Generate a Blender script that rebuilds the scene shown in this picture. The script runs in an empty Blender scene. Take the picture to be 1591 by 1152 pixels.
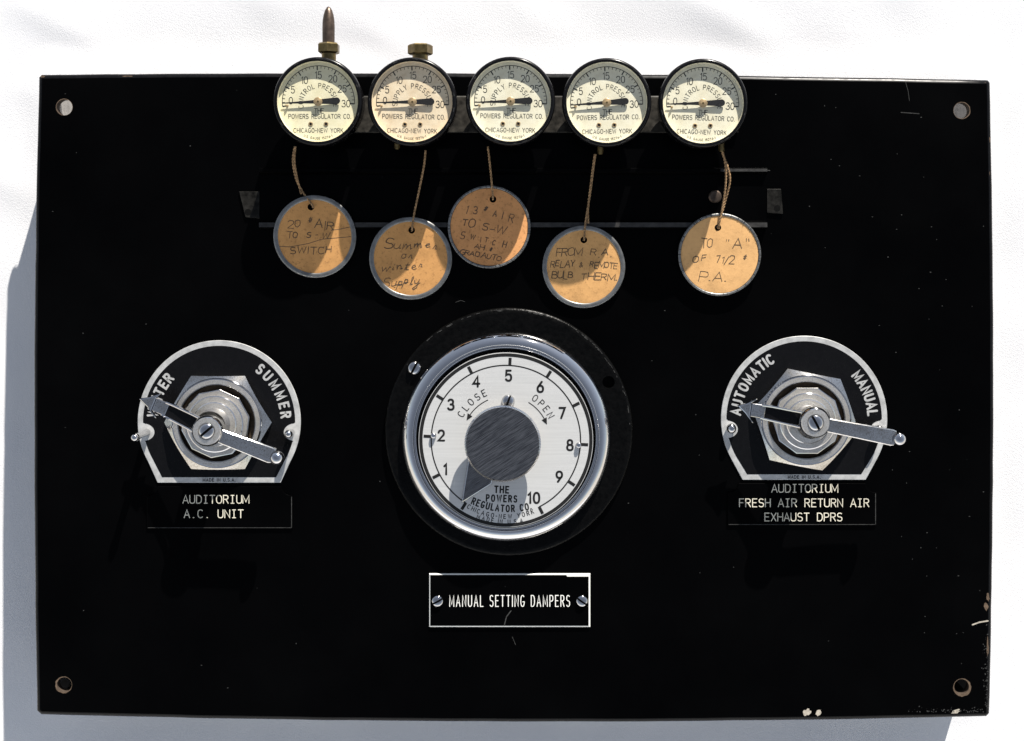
import bpy, math, random
from mathutils import Vector, Matrix, noise
from mathutils.geometry import tessellate_polygon
random.seed(7)
R = math.radians
sc = bpy.context.scene
# ------------------------------------------------------------------ scale and view
S = 0.00038                 # metres per unit (one unit is about 0.4 mm on the panel's face)
D = 2000.0                  # camera height above the panel's face, in units
H = 112.0                   # panel's face above the cloth, in units
FX, FY = 838.0, 400.0       # the point of the face straight below the camera

def P(px, py, z=0.0):       # sheet position (right, down) at height z above the face -> local units
    k = (D - z) / D
    x = FX + (px - FX) * k; y = FY + (py - FY) * k
    return Vector((x - 795.5, 576.0 - y, z))

LEAN = Matrix.Rotation(R(27), 4, 'X')       # the panel lies on a slope that faces the photographer
cam_d = bpy.data.cameras.new('camera'); cam = bpy.data.objects.new('camera', cam_d)
sc.collection.objects.link(cam); sc.camera = cam
cam.matrix_world = LEAN @ Matrix.Translation(((FX - 795.5) * S, (576 - FY) * S, (D + H) * S))
cam_d.sensor_width = 36.0; cam_d.lens = 36.0 * D / 1591.0
cam_d.shift_x = (795.5 - FX) / 1591.0; cam_d.shift_y = (FY - 576.0) / 1591.0
cam_d.clip_start = 0.01; cam_d.clip_end = 50

_e, _a = R(18.0), math.atan2(0.278, 0.960)   # sun direction as seen from the panel's face
tosun = (LEAN @ Vector((math.sin(_a) * math.cos(_e), math.cos(_a) * math.cos(_e), math.sin(_e), 0))).xyz.normalized()
ELEV, AZ = math.asin(tosun.z), math.atan2(tosun.x, tosun.y)
w = bpy.data.worlds.new('World'); sc.world = w; w.use_nodes = True
nt = w.node_tree; nt.nodes.clear()
sky = nt.nodes.new('ShaderNodeTexSky'); sky.sky_type = 'NISHITA'; sky.sun_disc = False
sky.sun_elevation = ELEV; sky.sun_rotation = AZ
bg = nt.nodes.new('ShaderNodeBackground'); bg.inputs['Strength'].default_value = 0.058
wo = nt.nodes.new('ShaderNodeOutputWorld')
hs = nt.nodes.new('ShaderNodeHueSaturation'); hs.inputs['Saturation'].default_value = .5
sky.air_density = 1.0; sky.dust_density = .15; sky.ozone_density = 1.0
nt.links.new(sky.outputs[0], hs.inputs['Color']); nt.links.new(hs.outputs[0], bg.inputs[0]); nt.links.new(bg.outputs[0], wo.inputs[0])
sun_d = bpy.data.lights.new('sun', 'SUN'); sun = bpy.data.objects.new('sun', sun_d)
sc.collection.objects.link(sun)
sun_d.energy = 5.0; sun_d.angle = R(0.5); sun_d.color = (1.0, 0.95, 0.87)
sun.rotation_euler = tosun.to_track_quat('Z', 'Y').to_euler()
sun.location = tosun * 3
vs = sc.view_settings
vs.view_transform = 'Standard'; vs.look = 'None'; vs.exposure = 1.25; vs.gamma = 1; vs.use_curve_mapping = False
sc.render.engine = 'CYCLES'

# ------------------------------------------------------------------ materials
class N:
    def __init__(s, name):
        s.m = bpy.data.materials.new(name); s.m.use_nodes = True
        s.t = s.m.node_tree; s.b = s.t.nodes['Principled BSDF']
    def n(s, ty, **kw):
        o = s.t.nodes.new('ShaderNode' + ty)
        for k, v in kw.items():
            if k.startswith('i_'): o.inputs[k[2:].replace('_', ' ')].default_value = v
            else: setattr(o, k, v)
        return o
    def l(s, a, b): s.t.links.new(a, b)
    def set(s, **kw):
        for k, v in kw.items(): s.b.inputs[k.replace('_', ' ')].default_value = v
    def coord(s, scale=(1, 1, 1), rot=(0, 0, 0)):
        c = s.n('TexCoord'); mp = s.n('Mapping')
        mp.vector_type = 'TEXTURE'      # turn first, then stretch
        mp.inputs['Scale'].default_value = tuple(1 / q for q in scale); mp.inputs['Rotation'].default_value = rot
        s.l(c.outputs['Object'], mp.inputs['Vector']); return mp.outputs[0]
    def noise(s, vec, scale, detail=4, rough=.55):
        o = s.n('TexNoise'); o.inputs['Scale'].default_value = scale
        o.inputs['Detail'].default_value = detail; o.inputs['Roughness'].default_value = rough
        s.l(vec, o.inputs['Vector']); return o.outputs['Fac']
    def ramp(s, fac, stops):
        o = s.n('ValToRGB'); e = o.color_ramp.elements
        while len(e) < len(stops): e.new(.5)
        for x, (p, c) in zip(e, stops):
            x.position = p; x.color = (c, c, c, 1) if isinstance(c, (int, float)) else (*c, 1)
        s.l(fac, o.inputs[0]); return o.outputs[0]
    def bump(s, fac, strength, dist, base=None):
        o = s.n('Bump'); o.inputs['Strength'].default_value = strength; o.inputs['Distance'].default_value = dist
        s.l(fac, o.inputs['Height'])
        if base is not None: s.l(base, o.inputs['Normal'])
        return o.outputs[0]
    def mix(s, fac, a, b):
        o = s.n('Mix', data_type='RGBA')
        s.l(fac, o.inputs[0])
        for v, i in ((a, 6), (b, 7)):
            if isinstance(v, tuple): o.inputs[i].default_value = (*v, 1)
            else: s.l(v, o.inputs[i])
        return o.outputs[2]

def mat_plain(name, col, rough, metal=0.0, var=.12, scale=400, spec=.5, bump=0.0):
    k = N(name); k.set(Metallic=metal, Specular_IOR_Level=spec)
    v = k.coord(); f = k.noise(v, scale, 5)
    lo = tuple(c * (1 - var) for c in col); hi = tuple(min(1, c * (1 + var)) for c in col)
    k.l(k.ramp(f, [(.3, lo), (.7, hi)]), k.b.inputs['Base Color'])
    k.l(k.ramp(k.noise(v, scale * .35, 3), [(.3, max(.02, rough * .75)), (.7, rough * 1.25)]), k.b.inputs['Roughness'])
    if bump: k.l(k.bump(f, bump, .0003), k.b.inputs['Normal'])
    return k.m

def mat_panel():
    k = N('black_panel'); v = k.coord()
    fine = k.noise(v, 900, 4, .7); big = k.noise(v, 9, 4, .6)
    speck = k.ramp(k.noise(v, 330, 2, .5), [(.80, 0.0), (.84, 1.0)])
    base = k.mix(k.ramp(big, [(.35, 0.0), (.75, 1.0)]), (.0005, .0005, .0006), (.0012, .0012, .0013))
    k.l(k.mix(speck, base, (.05, .05, .05)), k.b.inputs['Base Color'])
    k.l(k.ramp(big, [(.3, .22), (.7, .36)]), k.b.inputs['Roughness'])
    k.set(Specular_IOR_Level=.03)
    k.l(k.bump(fine, .06, .0002), k.b.inputs['Normal'])
    return k.m

def mat_chrome(name='chrome', col=(.53, .53, .545), rough=.045, pit=.3, dirtcol=(.34, .31, .27)):
    k = N(name); v = k.coord(); k.set(Metallic=1.0)
    f = k.noise(v, 1500, 5, .75); g = k.noise(v, 90, 4, .6)
    dirt = k.ramp(f, [(.50, 0.0), (.64, pit)])
    k.l(k.mix(k.ramp(g, [(.45, 0.0), (.75, pit * .6)]), k.mix(dirt, col, dirtcol), dirtcol), k.b.inputs['Base Color'])
    k.l(k.ramp(g, [(.3, rough), (.75, rough + .10 * pit)]), k.b.inputs['Roughness'])
    k.l(k.bump(f, .16 * pit, .0002), k.b.inputs['Normal'])
    return k.m

def mat_brushed():
    k = N('brushed_steel'); k.set(Metallic=1.0)
    v = k.coord((110, 2600, 600), (0, 0, R(33)))
    f = k.noise(v, 1.0, 4, .7)
    k.l(k.ramp(f, [(.32, (.05, .05, .055)), (.68, (.26, .26, .265))]), k.b.inputs['Base Color'])
    k.l(k.ramp(f, [(.3, .28), (.7, .45)]), k.b.inputs['Roughness'])
    k.l(k.bump(f, .25, .0002), k.b.inputs['Normal'])
    return k.m

def mat_paper(name, tone, stain):
    k = N(name); v = k.coord()
    a = k.noise(v, 60, 5, .65); b = k.noise(v, 420, 4, .7)
    c1 = k.ramp(a, [(.25, tuple(t * .66 for t in tone)), (.5, tone), (.78, tuple(min(.8, t * 1.18) for t in tone))])
    st = k.ramp(b, [(.54, 0.0), (.74, stain)])
    k.l(k.mix(st, c1, (.25, .12, .045)), k.b.inputs['Base Color'])
    k.set(Roughness=.75, Specular_IOR_Level=.2)
    k.l(k.bump(b, .25, .0003), k.b.inputs['Normal'])
    return k.m

def mat_face(name, lo, hi):
    k = N(name); v = k.coord()
    a = k.noise(v, 140, 6, .7)
    k.l(k.ramp(a, [(.3, lo), (.62, hi)]), k.b.inputs['Base Color'])
    k.set(Roughness=.5, Specular_IOR_Level=.25)
    return k.m

def mat_satin():
    k = N('satin_dial_plate'); v = k.coord((30, 900, 300))
    a = k.noise(v, 1.0, 3, .6)
    k.l(k.ramp(a, [(.3, (.52, .52, .512)), (.7, (.575, .575, .565))]), k.b.inputs['Base Color'])
    k.set(Roughness=.42, Metallic=.25)
    return k.m

def mat_cloth():
    k = N('white_cotton_cloth'); v = k.coord()
    w1 = k.noise(k.coord((2600, 800, 1200), (0, 0, R(28))), 1.0, 3, .6)
    w2 = k.noise(k.coord((800, 2600, 1200), (0, 0, R(24))), 1.0, 3, .6)
    big = k.noise(v, 7, 3)
    k.l(k.ramp(big, [(.3, (.68, .68, .70)), (.7, (.72, .72, .73))]), k.b.inputs['Base Color'])
    k.set(Roughness=.9, Specular_IOR_Level=.1)
    n1 = k.bump(w1, .34, .0005); k.l(k.bump(w2, .28, .0005, n1), k.b.inputs['Normal'])
    return k.m

def mat_glass():
    k = N('gauge_glass'); t = k.t; t.nodes.remove(k.b)
    tr = k.n('BsdfTransparent'); gl = k.n('BsdfGlossy'); gl.inputs['Roughness'].default_value = .02
    mx = k.n('MixShader'); mx.inputs[0].default_value = .035; k.l(tr.outputs[0], mx.inputs[1]); k.l(gl.outputs[0], mx.inputs[2])
    tr.inputs[0].default_value = (.97, .97, .96, 1)
    k.l(mx.outputs[0], t.nodes['Material Output'].inputs[0])
    return k.m

M = dict(
    panel=mat_panel(), chrome=mat_chrome(), mirror=mat_chrome('mirror_chrome', (.58, .58, .59), .025, .2), worn=mat_chrome('worn_chrome', (.60, .59, .57), .12, .9, (.22, .19, .15)),
    steel=mat_chrome('satin_nickel', (.70, .68, .64), .44, .7, (.36, .31, .24)),
    grime=mat_plain('brown_grime', (.035, .024, .014), .6, spec=.2, var=.5, scale=600),
    brushed=mat_brushed(), paper=mat_paper('manila_paper', (.62, .34, .13), .6), brownpaper=mat_paper('browned_paper', (.56, .285, .10), .85), redpaper=mat_paper('reddish_paper', (.60, .285, .11), .9), palepaper=mat_paper('pale_paper', (.64, .37, .155), .35), face=mat_face('cream_gauge_face', (.62, .575, .43), (.72, .69, .555)), tanface=mat_face('browned_gauge_face', (.58, .46, .31), (.72, .62, .46)), yellowface=mat_face('yellowed_gauge_face', (.62, .57, .38), (.72, .68, .50)), satin=mat_satin(), cloth=mat_cloth(), glass=mat_glass(),
    black=mat_plain('gloss_black_enamel', (.004, .004, .0045), .2, spec=.16, bump=.1),
    dusty=mat_plain('dusty_black_iron', (.022, .020, .017), .5, var=.8, scale=260, spec=.12, bump=.3),
    flange=mat_plain('black_wrinkle_iron', (.0018, .0018, .0018), .30, spec=.08, scale=420, var=.5, bump=1.0),
    ink=mat_plain('black_print', (.012, .012, .012), .5, spec=.2),
    pencil=mat_plain('pencil_grey', (.085, .062, .045), .7, spec=.1, var=.35, scale=900),
    brass=mat_plain('tarnished_brass', (.17, .125, .055), .38, 1.0, .4, 300, bump=.3),
    bronze=mat_plain('brown_bronze', (.085, .062, .048), .45, .8, .4, 250, bump=.4),
    hubbrass=mat_plain('hub_brass', (.40, .29, .16), .4, .6, .25, 700),
    edge=mat_plain('rounded_black_edge', (.003, .003, .0035), .30, spec=.10, var=.3, scale=500),
    iron=mat_plain('dull_black_iron', (.011, .0105, .0095), .5, var=.8, scale=260, spec=.08, bump=.3),
    lip=mat_plain('worn_lit_steel_lip', (.026, .025, .024), .5, 0.0, .5, 300, spec=.3),
    bounce_ground=mat_plain('pale_bounce_ground', (.46, .44, .41), .9, var=.2, scale=6, spec=.1),
    holewall=mat_plain('hole_wall', (.05, .038, .03), .9, spec=.05),
    cream=mat_plain('cream_fill', (.62, .58, .47), .6, var=.25, scale=120),
    white=mat_plain('white_core', (.80, .79, .74), .5, var=.06),
    silver=mat_plain('silver_print', (.50, .50, .49), .38, .35, .2, 260),
    raw=mat_plain('raw_board', (.27, .26, .25), .9, var=.2, scale=200, spec=.1),
    tan=mat_plain('tan_chip', (.11, .078, .055), .9, var=.35, scale=500, spec=.1),
    chip=mat_plain('pale_chip', (.40, .36, .30), .9, var=.3, scale=600, spec=.1),
    scuff_glint=mat_plain('grey_scuff_glint', (.042, .042, .041), .8, var=.4, scale=500, spec=.1),
    zinc=mat_plain('dull_zinc', (.20, .20, .195), .42, .8, .25, 200, bump=.15),
    twine=mat_plain('jute_twine', (.30, .19, .10), .85, var=.6, scale=900, spec=.1),
    dark=mat_plain('dark_hole', (.004, .004, .004), .9, spec=.05),
)

# ------------------------------------------------------------------ mesh builder (coordinates in units)
class MB:
    def __init__(s): s.v = []; s.f = []; s.m = []; s.mats = []; s.T = Matrix.Identity(4)
    def mi(s, mat):
        if mat not in s.mats: s.mats.append(mat)
        return s.mats.index(mat)
    def add(s, vs, fs, mat):
        o = len(s.v); i = s.mi(mat)
        s.v += [s.T @ Vector(p) for p in vs]
        for f in fs: s.f.append([a + o for a in f]); s.m.append(i)
    def lathe(s, prof, mat, n=64, c=(0, 0), a0=0.0):
        vs = []; fs = []; rings = []
        for r, z in prof:
            if r <= 1e-6: rings.append([len(vs)]); vs.append((c[0], c[1], z))
            else:
                rings.append(list(range(len(vs), len(vs) + n)))
                for j in range(n):
                    t = a0 + 2 * math.pi * j / n; vs.append((c[0] + r * math.cos(t), c[1] + r * math.sin(t), z))
        for A, B in zip(rings, rings[1:]):
            for j in range(n):
                k = (j + 1) % n
                if len(A) == 1 and len(B) == 1: continue
                if len(A) == 1: fs.append((A[0], B[j], B[k]))
                elif len(B) == 1: fs.append((A[j], B[0], A[k]))
                else: fs.append((A[j], B[j], B[k], A[k]))
        s.add(vs, [tuple(reversed(f)) for f in fs], mat)
    def disc(s, r, z, mat, n=64, c=(0, 0)):
        s.add([(c[0] + r * math.cos(2 * math.pi * j / n), c[1] + r * math.sin(2 * math.pi * j / n), z) for j in range(n)], [tuple(range(n))], mat)
    def prism(s, poly, z0, z1, mat, ch=0.0, side=None):
        n = len(poly)
        area = sum(poly[i][0] * poly[(i + 1) % n][1] - poly[(i + 1) % n][0] * poly[i][1] for i in range(n))
        if area < 0: poly = poly[::-1]
        rings = [(poly, z0)]
        if ch: rings += [(poly, z1 - ch), (inset(poly, ch * .35), z1 - ch * .35), (inset(poly, ch), z1)]
        else: rings += [(poly, z1)]
        vs = [(x, y, z) for pl, z in rings for x, y in pl]; fs = []
        for k in range(len(rings) - 1):
            for i in range(n):
                j = (i + 1) % n; fs.append((k * n + i, k * n + j, (k + 1) * n + j, (k + 1) * n + i))
        s.add(vs, fs, side or mat)
        top = rings[-1]
        tv = [Vector((x, y, 0)) for x, y in top[0]]
        s.add([(x, y, top[1]) for x, y in top[0]], [orient(t, tv) for t in tessellate_polygon([tv])], mat)
        bv = [Vector((x, y, 0)) for x, y in poly]
        s.add([(x, y, z0) for x, y in poly], [tuple(reversed(orient(t, bv))) for t in tessellate_polygon([bv])], side or mat)
    def sheet(s, outer, holes, z, mat):
        loops = [[Vector((x, y, 0)) for x, y in l] for l in [outer] + holes]
        flat = [p for l in loops for p in l]
        s.add([(p.x, p.y, z) for p in flat], [orient(t, flat) for t in tessellate_polygon(loops)], mat)
    def box(s, x0, x1, y0, y1, z0, z1, mat, ch=0.0): s.prism([(x0, y0), (x1, y0), (x1, y1), (x0, y1)], z0, z1, mat, ch)
    def tube(s, pts, r, mat, n=8):
        pts = [Vector(p) for p in pts]; vs = []; fs = []
        up = Vector((0, 0, 1)); prev = None
        for i, p in enumerate(pts):
            t = (pts[min(i + 1, len(pts) - 1)] - pts[max(i - 1, 0)]).normalized()
            a = t.cross(up if abs(t.z) < .9 else Vector((1, 0, 0))).normalized()
            if prev is not None and a.dot(prev) < 0: a = -a
            prev = a; b = t.cross(a)
            rr = r[i] if isinstance(r, (list, tuple)) else r
            for j in range(n):
                q = 2 * math.pi * j / n; vs.append(p + rr * (math.cos(q) * a + math.sin(q) * b))
        for i in range(len(pts) - 1):
            for j in range(n):
                k = (j + 1) % n; fs.append((i * n + j, i * n + k, (i + 1) * n + k, (i + 1) * n + j))
        fs.append(tuple(range(n - 1, -1, -1))); e = (len(pts) - 1) * n; fs.append(tuple(range(e, e + n)))
        s.add(vs, fs, mat)
    def ribbon(s, pts, w, z, mat, cap=True):
        q = [Vector((p[0], p[1])) for p in pts]; c = [q[0]]
        for p in q[1:]:
            if (p - c[-1]).length > 1e-4: c.append(p)
        n = len(c)
        if n < 2: return
        L = []; Rr = []; h = w / 2
        for i in range(n):
            a = (c[i] - c[i - 1]).normalized() if i else None
            b = (c[i + 1] - c[i]).normalized() if i < n - 1 else None
            a = a or b; b = b or a
            na = Vector((-a.y, a.x)); nb = Vector((-b.y, b.x)); m = na + nb
            if m.length < .15: m = na
            m.normalize(); k = min(1 / max(m.dot(na), .2), 1.9)
            L.append(c[i] + m * h * k); Rr.append(c[i] - m * h * k)
        vs = [(p.x, p.y, z) for p in L] + [(p.x, p.y, z) for p in Rr]
        fs = [(n + i, n + i + 1, i + 1, i) for i in range(n - 1)]
        if cap:
            for i, d in ((0, c[0] - c[1]), (n - 1, c[-1] - c[-2])):
                d.normalize(); o = Vector((-d.y, d.x)); base = len(vs)
                for k in range(7):
                    t = math.pi * k / 6; p = c[i] + h * (math.cos(t) * -o + math.sin(t) * d); vs.append((p.x, p.y, z))
                fs.append(tuple(range(base, base + 7)))
        s.add(vs, fs, mat)
    def obj(s, name, parent=None, loc=(0, 0, 0), smooth=35, label=None):
        me = bpy.data.meshes.new(name)
        me.from_pydata([(p.x * S, p.y * S, p.z * S) for p in s.v], [], s.f)
        for m in s.mats: me.materials.append(M[m])
        me.polygons.foreach_set('material_index', s.m)
        me.update()
        if smooth:
            me.polygons.foreach_set('use_smooth', [True] * len(me.polygons)); me.set_sharp_from_angle(angle=R(smooth))
        o = bpy.data.objects.new(name, me); sc.collection.objects.link(o)
        o.location = Vector(loc) * S
        if parent: o.parent = parent
        if label: o['label'] = label
        return o

def orient(t, pts):
    a, b, c = (pts[i] for i in t)
    return tuple(t) if (b - a).cross(c - a).z > 0 else tuple(reversed(t))
def inset(poly, d):
    n = len(poly); out = []
    for i in range(n):
        p0, p1, p2 = (Vector(poly[(i + k) % n]) for k in (-1, 0, 1))
        a = (p1 - p0).normalized(); b = (p2 - p1).normalized()
        na = Vector((-a.y, a.x)); nb = Vector((-b.y, b.x)); m = (na + nb)
        if m.length < 1e-6: m = na
        m.normalize(); q = p1 + m * d / max(m.dot(na), .35); out.append((q.x, q.y))
    return out
def circ(cx, cy, r, n=40, a0=0, a1=360, end=False):
    m = n if not end else n - 1
    return [(cx + r * math.cos(R(a0 + (a1 - a0) * i / m)), cy + r * math.sin(R(a0 + (a1 - a0) * i / m))) for i in range(n)]

# ------------------------------------------------------------------ stroke lettering (cap height 1)
def arc(cx, cy, rx, ry, a0, a1, n=9):
    out = []
    for i in range(n):
        t = R(a0 + (a1 - a0) * i / (n - 1)); c, s_ = math.cos(t), math.sin(t)
        e = 2 / 2.35
        out.append((cx + rx * math.copysign(abs(c) ** e, c), cy + ry * math.copysign(abs(s_) ** e, s_)))
    return out
G = {
 'A': (.64, [[(0, 0), (.32, 1), (.64, 0)], [(.11, .33), (.53, .33)]]),
 'B': (.56, [[(.3, .53), (0, .53)], [(0, 0), (0, 1), (.28, 1)] + arc(.28, .77, .22, .23, 90, -90)[1:], [(.28, .54)] + arc(.3, .27, .26, .27, 90, -90) + [(0, 0)]]),
 'C': (.58, [arc(.31, .5, .31, .5, 48, 312, 15)]),
 'D': (.58, [[(0, 0), (0, 1), (.22, 1)] + arc(.22, .5, .36, .5, 90, -90, 13)[1:] + [(0, 0)]]),
 'E': (.5, [[(.5, 1), (0, 1), (0, 0), (.5, 0)], [(0, .52), (.42, .52)]]),
 'F': (.48, [[(.48, 1), (0, 1), (0, 0)], [(0, .52), (.4, .52)]]),
 'G': (.6, [arc(.31, .5, .31, .5, 48, 345, 16) + [(.6, .42), (.34, .42)]]),
 'H': (.58, [[(0, 0), (0, 1)], [(.58, 0), (.58, 1)], [(0, .52), (.58, .52)]]),
 'I': (.0, [[(0, 0), (0, 1)]]),
 'J': (.42, [[(.42, 1), (.42, .25)] + arc(.21, .25, .21, .25, 0, -180)[1:]]),
 'K': (.56, [[(0, 0), (0, 1)], [(.54, 1), (0, .42)], [(.2, .62), (.56, 0)]]),
 'L': (.46, [[(0, 1), (0, 0), (.46, 0)]]),
 'M': (.72, [[(0, 0), (0, 1), (.36, .18), (.72, 1), (.72, 0)]]),
 'N': (.58, [[(0, 0), (0, 1), (.58, 0), (.58, 1)]]),
 'O': (.62, [arc(.31, .5, .31, .5, 90, 450, 25)]),
 'P': (.54, [[(0, 0), (0, 1), (.28, 1)] + arc(.28, .74, .26, .26, 90, -90)[1:] + [(0, .48)]]),
 'R': (.56, [[(0, 0), (0, 1), (.28, 1)] + arc(.28, .75, .26, .25, 90, -90)[1:] + [(0, .5)], [(.28, .5), (.56, 0)]]),
 'S': (.54, [arc(.27, .755, .25, .245, 35, 270, 12) + arc(.27, .255, .27, .255, 90, -150, 12)[1:]]),
 'T': (.56, [[(0, 1), (.56, 1)], [(.28, 1), (.28, 0)]]),
 'U': (.58, [[(0, 1), (0, .3)] + arc(.29, .3, .29, .3, 180, 360, 11)[1:] + [(.58, 1)]]),
 'W': (.86, [[(0, 1), (.21, 0), (.43, .9), (.65, 0), (.86, 1)]]),
 'X': (.56, [[(0, 0), (.56, 1)], [(0, 1), (.56, 0)]]),
 'Y': (.58, [[(0, 1), (.29, .48), (.58, 1)], [(.29, .48), (.29, 0)]]),
 '0': (.54, [arc(.27, .5, .27, .5, 90, 450, 25)]),
 '1': (.2, [[(0, .8), (.18, 1), (.18, 0)]]),
 '2': (.54, [arc(.27, .72, .26, .28, 170, -35, 11) + [(0, 0), (.55, 0)]]),
 '3': (.54, [arc(.26, .755, .23, .245, 155, -90, 11), arc(.26, .265, .28, .265, 90, -155, 11)]),
 '4': (.6, [[(.44, 0), (.44, 1), (0, .28), (.6, .28)]]),
 '5': (.54, [[(.48, 1), (.08, 1), (.04, .55)] + arc(.27, .32, .27, .32, 120, -150, 12)]),
 '6': (.56, [[(.42, 1), (.1, .55)] + arc(.28, .31, .27, .31, 150, -210, 20)]),
 '7': (.52, [[(0, 1), (.52, 1), (.16, 0)]]),
 '8': (.54, [arc(.27, .76, .22, .24, -90, 270, 19), arc(.27, .265, .27, .265, 90, 450, 19)]),
 '9': (.56, [[(.14, 0), (.46, .45)] + arc(.28, .69, .27, .31, -30, 330, 20)]),
 '.': (.06, [[(0, .02), (.06, .02)]]), ',': (.06, [[(.05, .05), (0, -.15)]]),
 '-': (.3, [[(0, .47), (.3, .47)]]), '/': (.4, [[(0, 0), (.4, 1)]]),
 '#': (.6, [[(.1, .1), (.25, .95)], [(.34, .1), (.5, .95)], [(0, .35), (.52, .38)], [(.06, .68), (.58, .7)]]),
 '&': (.5, [[(.5, .1), (.1, .75), (.22, .95), (.34, .75), (.02, .25), (.16, .02), (.46, .4)]]),
 '"': (.2, [[(0, 1), (.02, .72)], [(.18, 1), (.2, .72)]]),
 's': (.4, [[(0, 0), (.22, .55)] + arc(.18, .18, .16, .2, 60, -140, 8)]),
 'u': (.44, [[(0, .5), (.02, .15)] + arc(.18, .14, .15, .14, 180, 340, 6) + [(.36, .5), (.38, .05), (.46, .1)]]),
 'm': (.66, [[(0, .5), (.04, 0), (.1, .38), (.2, .5), (.26, .35), (.28, 0), (.34, .38), (.46, .5), (.52, .3), (.54, .02), (.66, .12)]]),
 'n': (.44, [[(0, .5), (.04, 0), (.1, .38), (.22, .5), (.3, .3), (.32, .02), (.44, .12)]]),
 'e': (.36, [[(0, .2), (.28, .34), (.22, .5), (.06, .4), (.06, .12), (.2, 0), (.36, .12)]]),
 'r': (.32, [[(0, .1), (.1, .5), (.22, .44), (.2, .1), (.32, .08)]]),
 'o': (.36, [arc(.17, .25, .16, .25, 90, 450, 14) + [(.36, .45)]]),
 'w': (.6, [[(0, .5), (.08, .02), (.28, .4), (.36, .02), (.54, .5), (.6, .4)]]),
 'i': (.14, [[(0, .1), (.08, .5), (.08, .03), (.16, .1)], [(.12, .72), (.14, .74)]]),
 't': (.28, [[(0, .1), (.12, .85), (.1, .05), (.26, .1)], [(-.02, .56), (.28, .6)]]),
 'p': (.38, [[(.06, .5), (-.06, -.45)], [(.04, .3)] + arc(.18, .25, .14, .24, 150, -160, 10) + [(.36, .1)]]),
 'l': (.22, [[(0, .1), (.18, .8), (.12, 1), (.06, .8), (.08, .05), (.24, .1)]]),
 'y': (.4, [[(0, .5), (.06, .12), (.24, .1), (.36, .5), (.22, -.3), (.02, -.5), (-.04, -.35), (.4, .15)]]),
}
def text_w(txt, h, xs, gap):
    w_ = 0
    for c in txt: w_ += (.34 * h * xs if c == ' ' else G[c][0] * h * xs + gap)
    return w_ - gap
ZC = [0]
def text(mb, txt, h, w, mat, z, at=(0, 0), rot=0, width=None, xs=1.0, gap=None, slant=0.0, jit=0.0, align='c', mono=False, matfn=None, fit=False):
    """straight line of lettering, vertically centred on `at`"""
    gap = h * .22 if gap is None else gap
    if mono:
        pitch = width / len(txt) if width else h * .9
        pos = [(-len(txt) / 2 + i + .5) * pitch for i in range(len(txt))]
    else:
        if width and fit:
            n_ = max(1, len(txt) - 1); gap = h * (.04 if txt[-1].islower() else .16)
            xs = min(1.5, max(.55, (width - gap * n_) / max(.01, sum(.34 * h if c == ' ' else G[c][0] * h for c in txt))))
        if width:
            glyph = sum(.34 * h * xs if c == ' ' else G[c][0] * h * xs for c in txt)
            gap = (width - glyph) / max(1, len(txt) - 1)
            x = -width / 2; pos = []
            for c in txt: pos.append(x); x += (.34 * h * xs if c == ' ' else G[c][0] * h * xs) + gap
        else:
            x = -text_w(txt, h, xs, gap) / 2 if align == 'c' else 0; pos = []
            for c in txt: pos.append(x); x += (.34 * h * xs if c == ' ' else G[c][0] * h * xs + gap)
    co, si = math.cos(R(rot)), math.sin(R(rot))
    for i, c in enumerate(txt):
        if c == ' ': continue
        gw, strokes = (.34, [[(.17, 0), (.17, 1)], [(0, 1), (.34, 1)], [(0, 0), (.34, 0)]]) if mono and c == 'I' else G[c]; x0 = pos[i] - (gw * h * xs / 2 if mono else 0)
        jy = random.uniform(-1, 1) * jit * h; js = 1 + random.uniform(-1, 1) * jit * 1.2; jr = random.uniform(-1, 1) * jit
        for st in strokes:
            pts = []
            for gx, gy in st:
                X = x0 + gx * h * xs * js + (gy - .5) * h * slant + random.uniform(-1, 1) * jit * h * .25
                Y = (gy - .5) * h * js + jy + gx * jr * h + random.uniform(-1, 1) * jit * h * .25
                pts.append((at[0] + X * co - Y * si, at[1] + X * si + Y * co))
            ZC[0] = (ZC[0] + 1) % 10
            mb.ribbon(pts, w * (1 + random.uniform(-.2, .2) * (jit > 0)), z + ZC[0] * .012, matfn(i) if matfn else mat)
def arctext(mb, txt, h, w, mat, z, r, a0, a1, c=(0, 0), xs=1.0, inward=False):
    """letters centred on radius r between centre angles a0 and a1 (degrees); inward = read along the bottom"""
    ws = [(.34 if ch == ' ' else G[ch][0]) * xs for ch in txt]
    g = .20; cum = [0]
    for i in range(1, len(txt)): cum.append(cum[-1] + ws[i - 1] / 2 + g + ws[i] / 2)
    for i, ch in enumerate(txt):
        if ch == ' ': continue
        a = a0 + (a1 - a0) * (cum[i] / cum[-1] if cum[-1] else 0)
        rot = a + 90 if inward else a - 90
        gw = G[ch][0]; co, si = math.cos(R(rot)), math.sin(R(rot))
        ox, oy = c[0] + r * math.cos(R(a)), c[1] + r * math.sin(R(a))
        for st in G[ch][1]:
            pts = []
            for gx, gy in st:
                X = (gx - gw / 2) * h * xs; Y = (gy - .5) * h
                pts.append((ox + X * co - Y * si, oy + X * si + Y * co))
            ZC[0] = (ZC[0] + 1) % 10
            mb.ribbon(pts, w, z + ZC[0] * .012, mat)

def empty(name, loc, label=None, cat=None, group=None):
    o = bpy.data.objects.new(name, None); sc.collection.objects.link(o); o.empty_display_size = .02
    o.location = Vector(loc) * S
    if label: o['label'] = label
    if cat: o['category'] = cat
    if group: o['group'] = group
    return o

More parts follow.
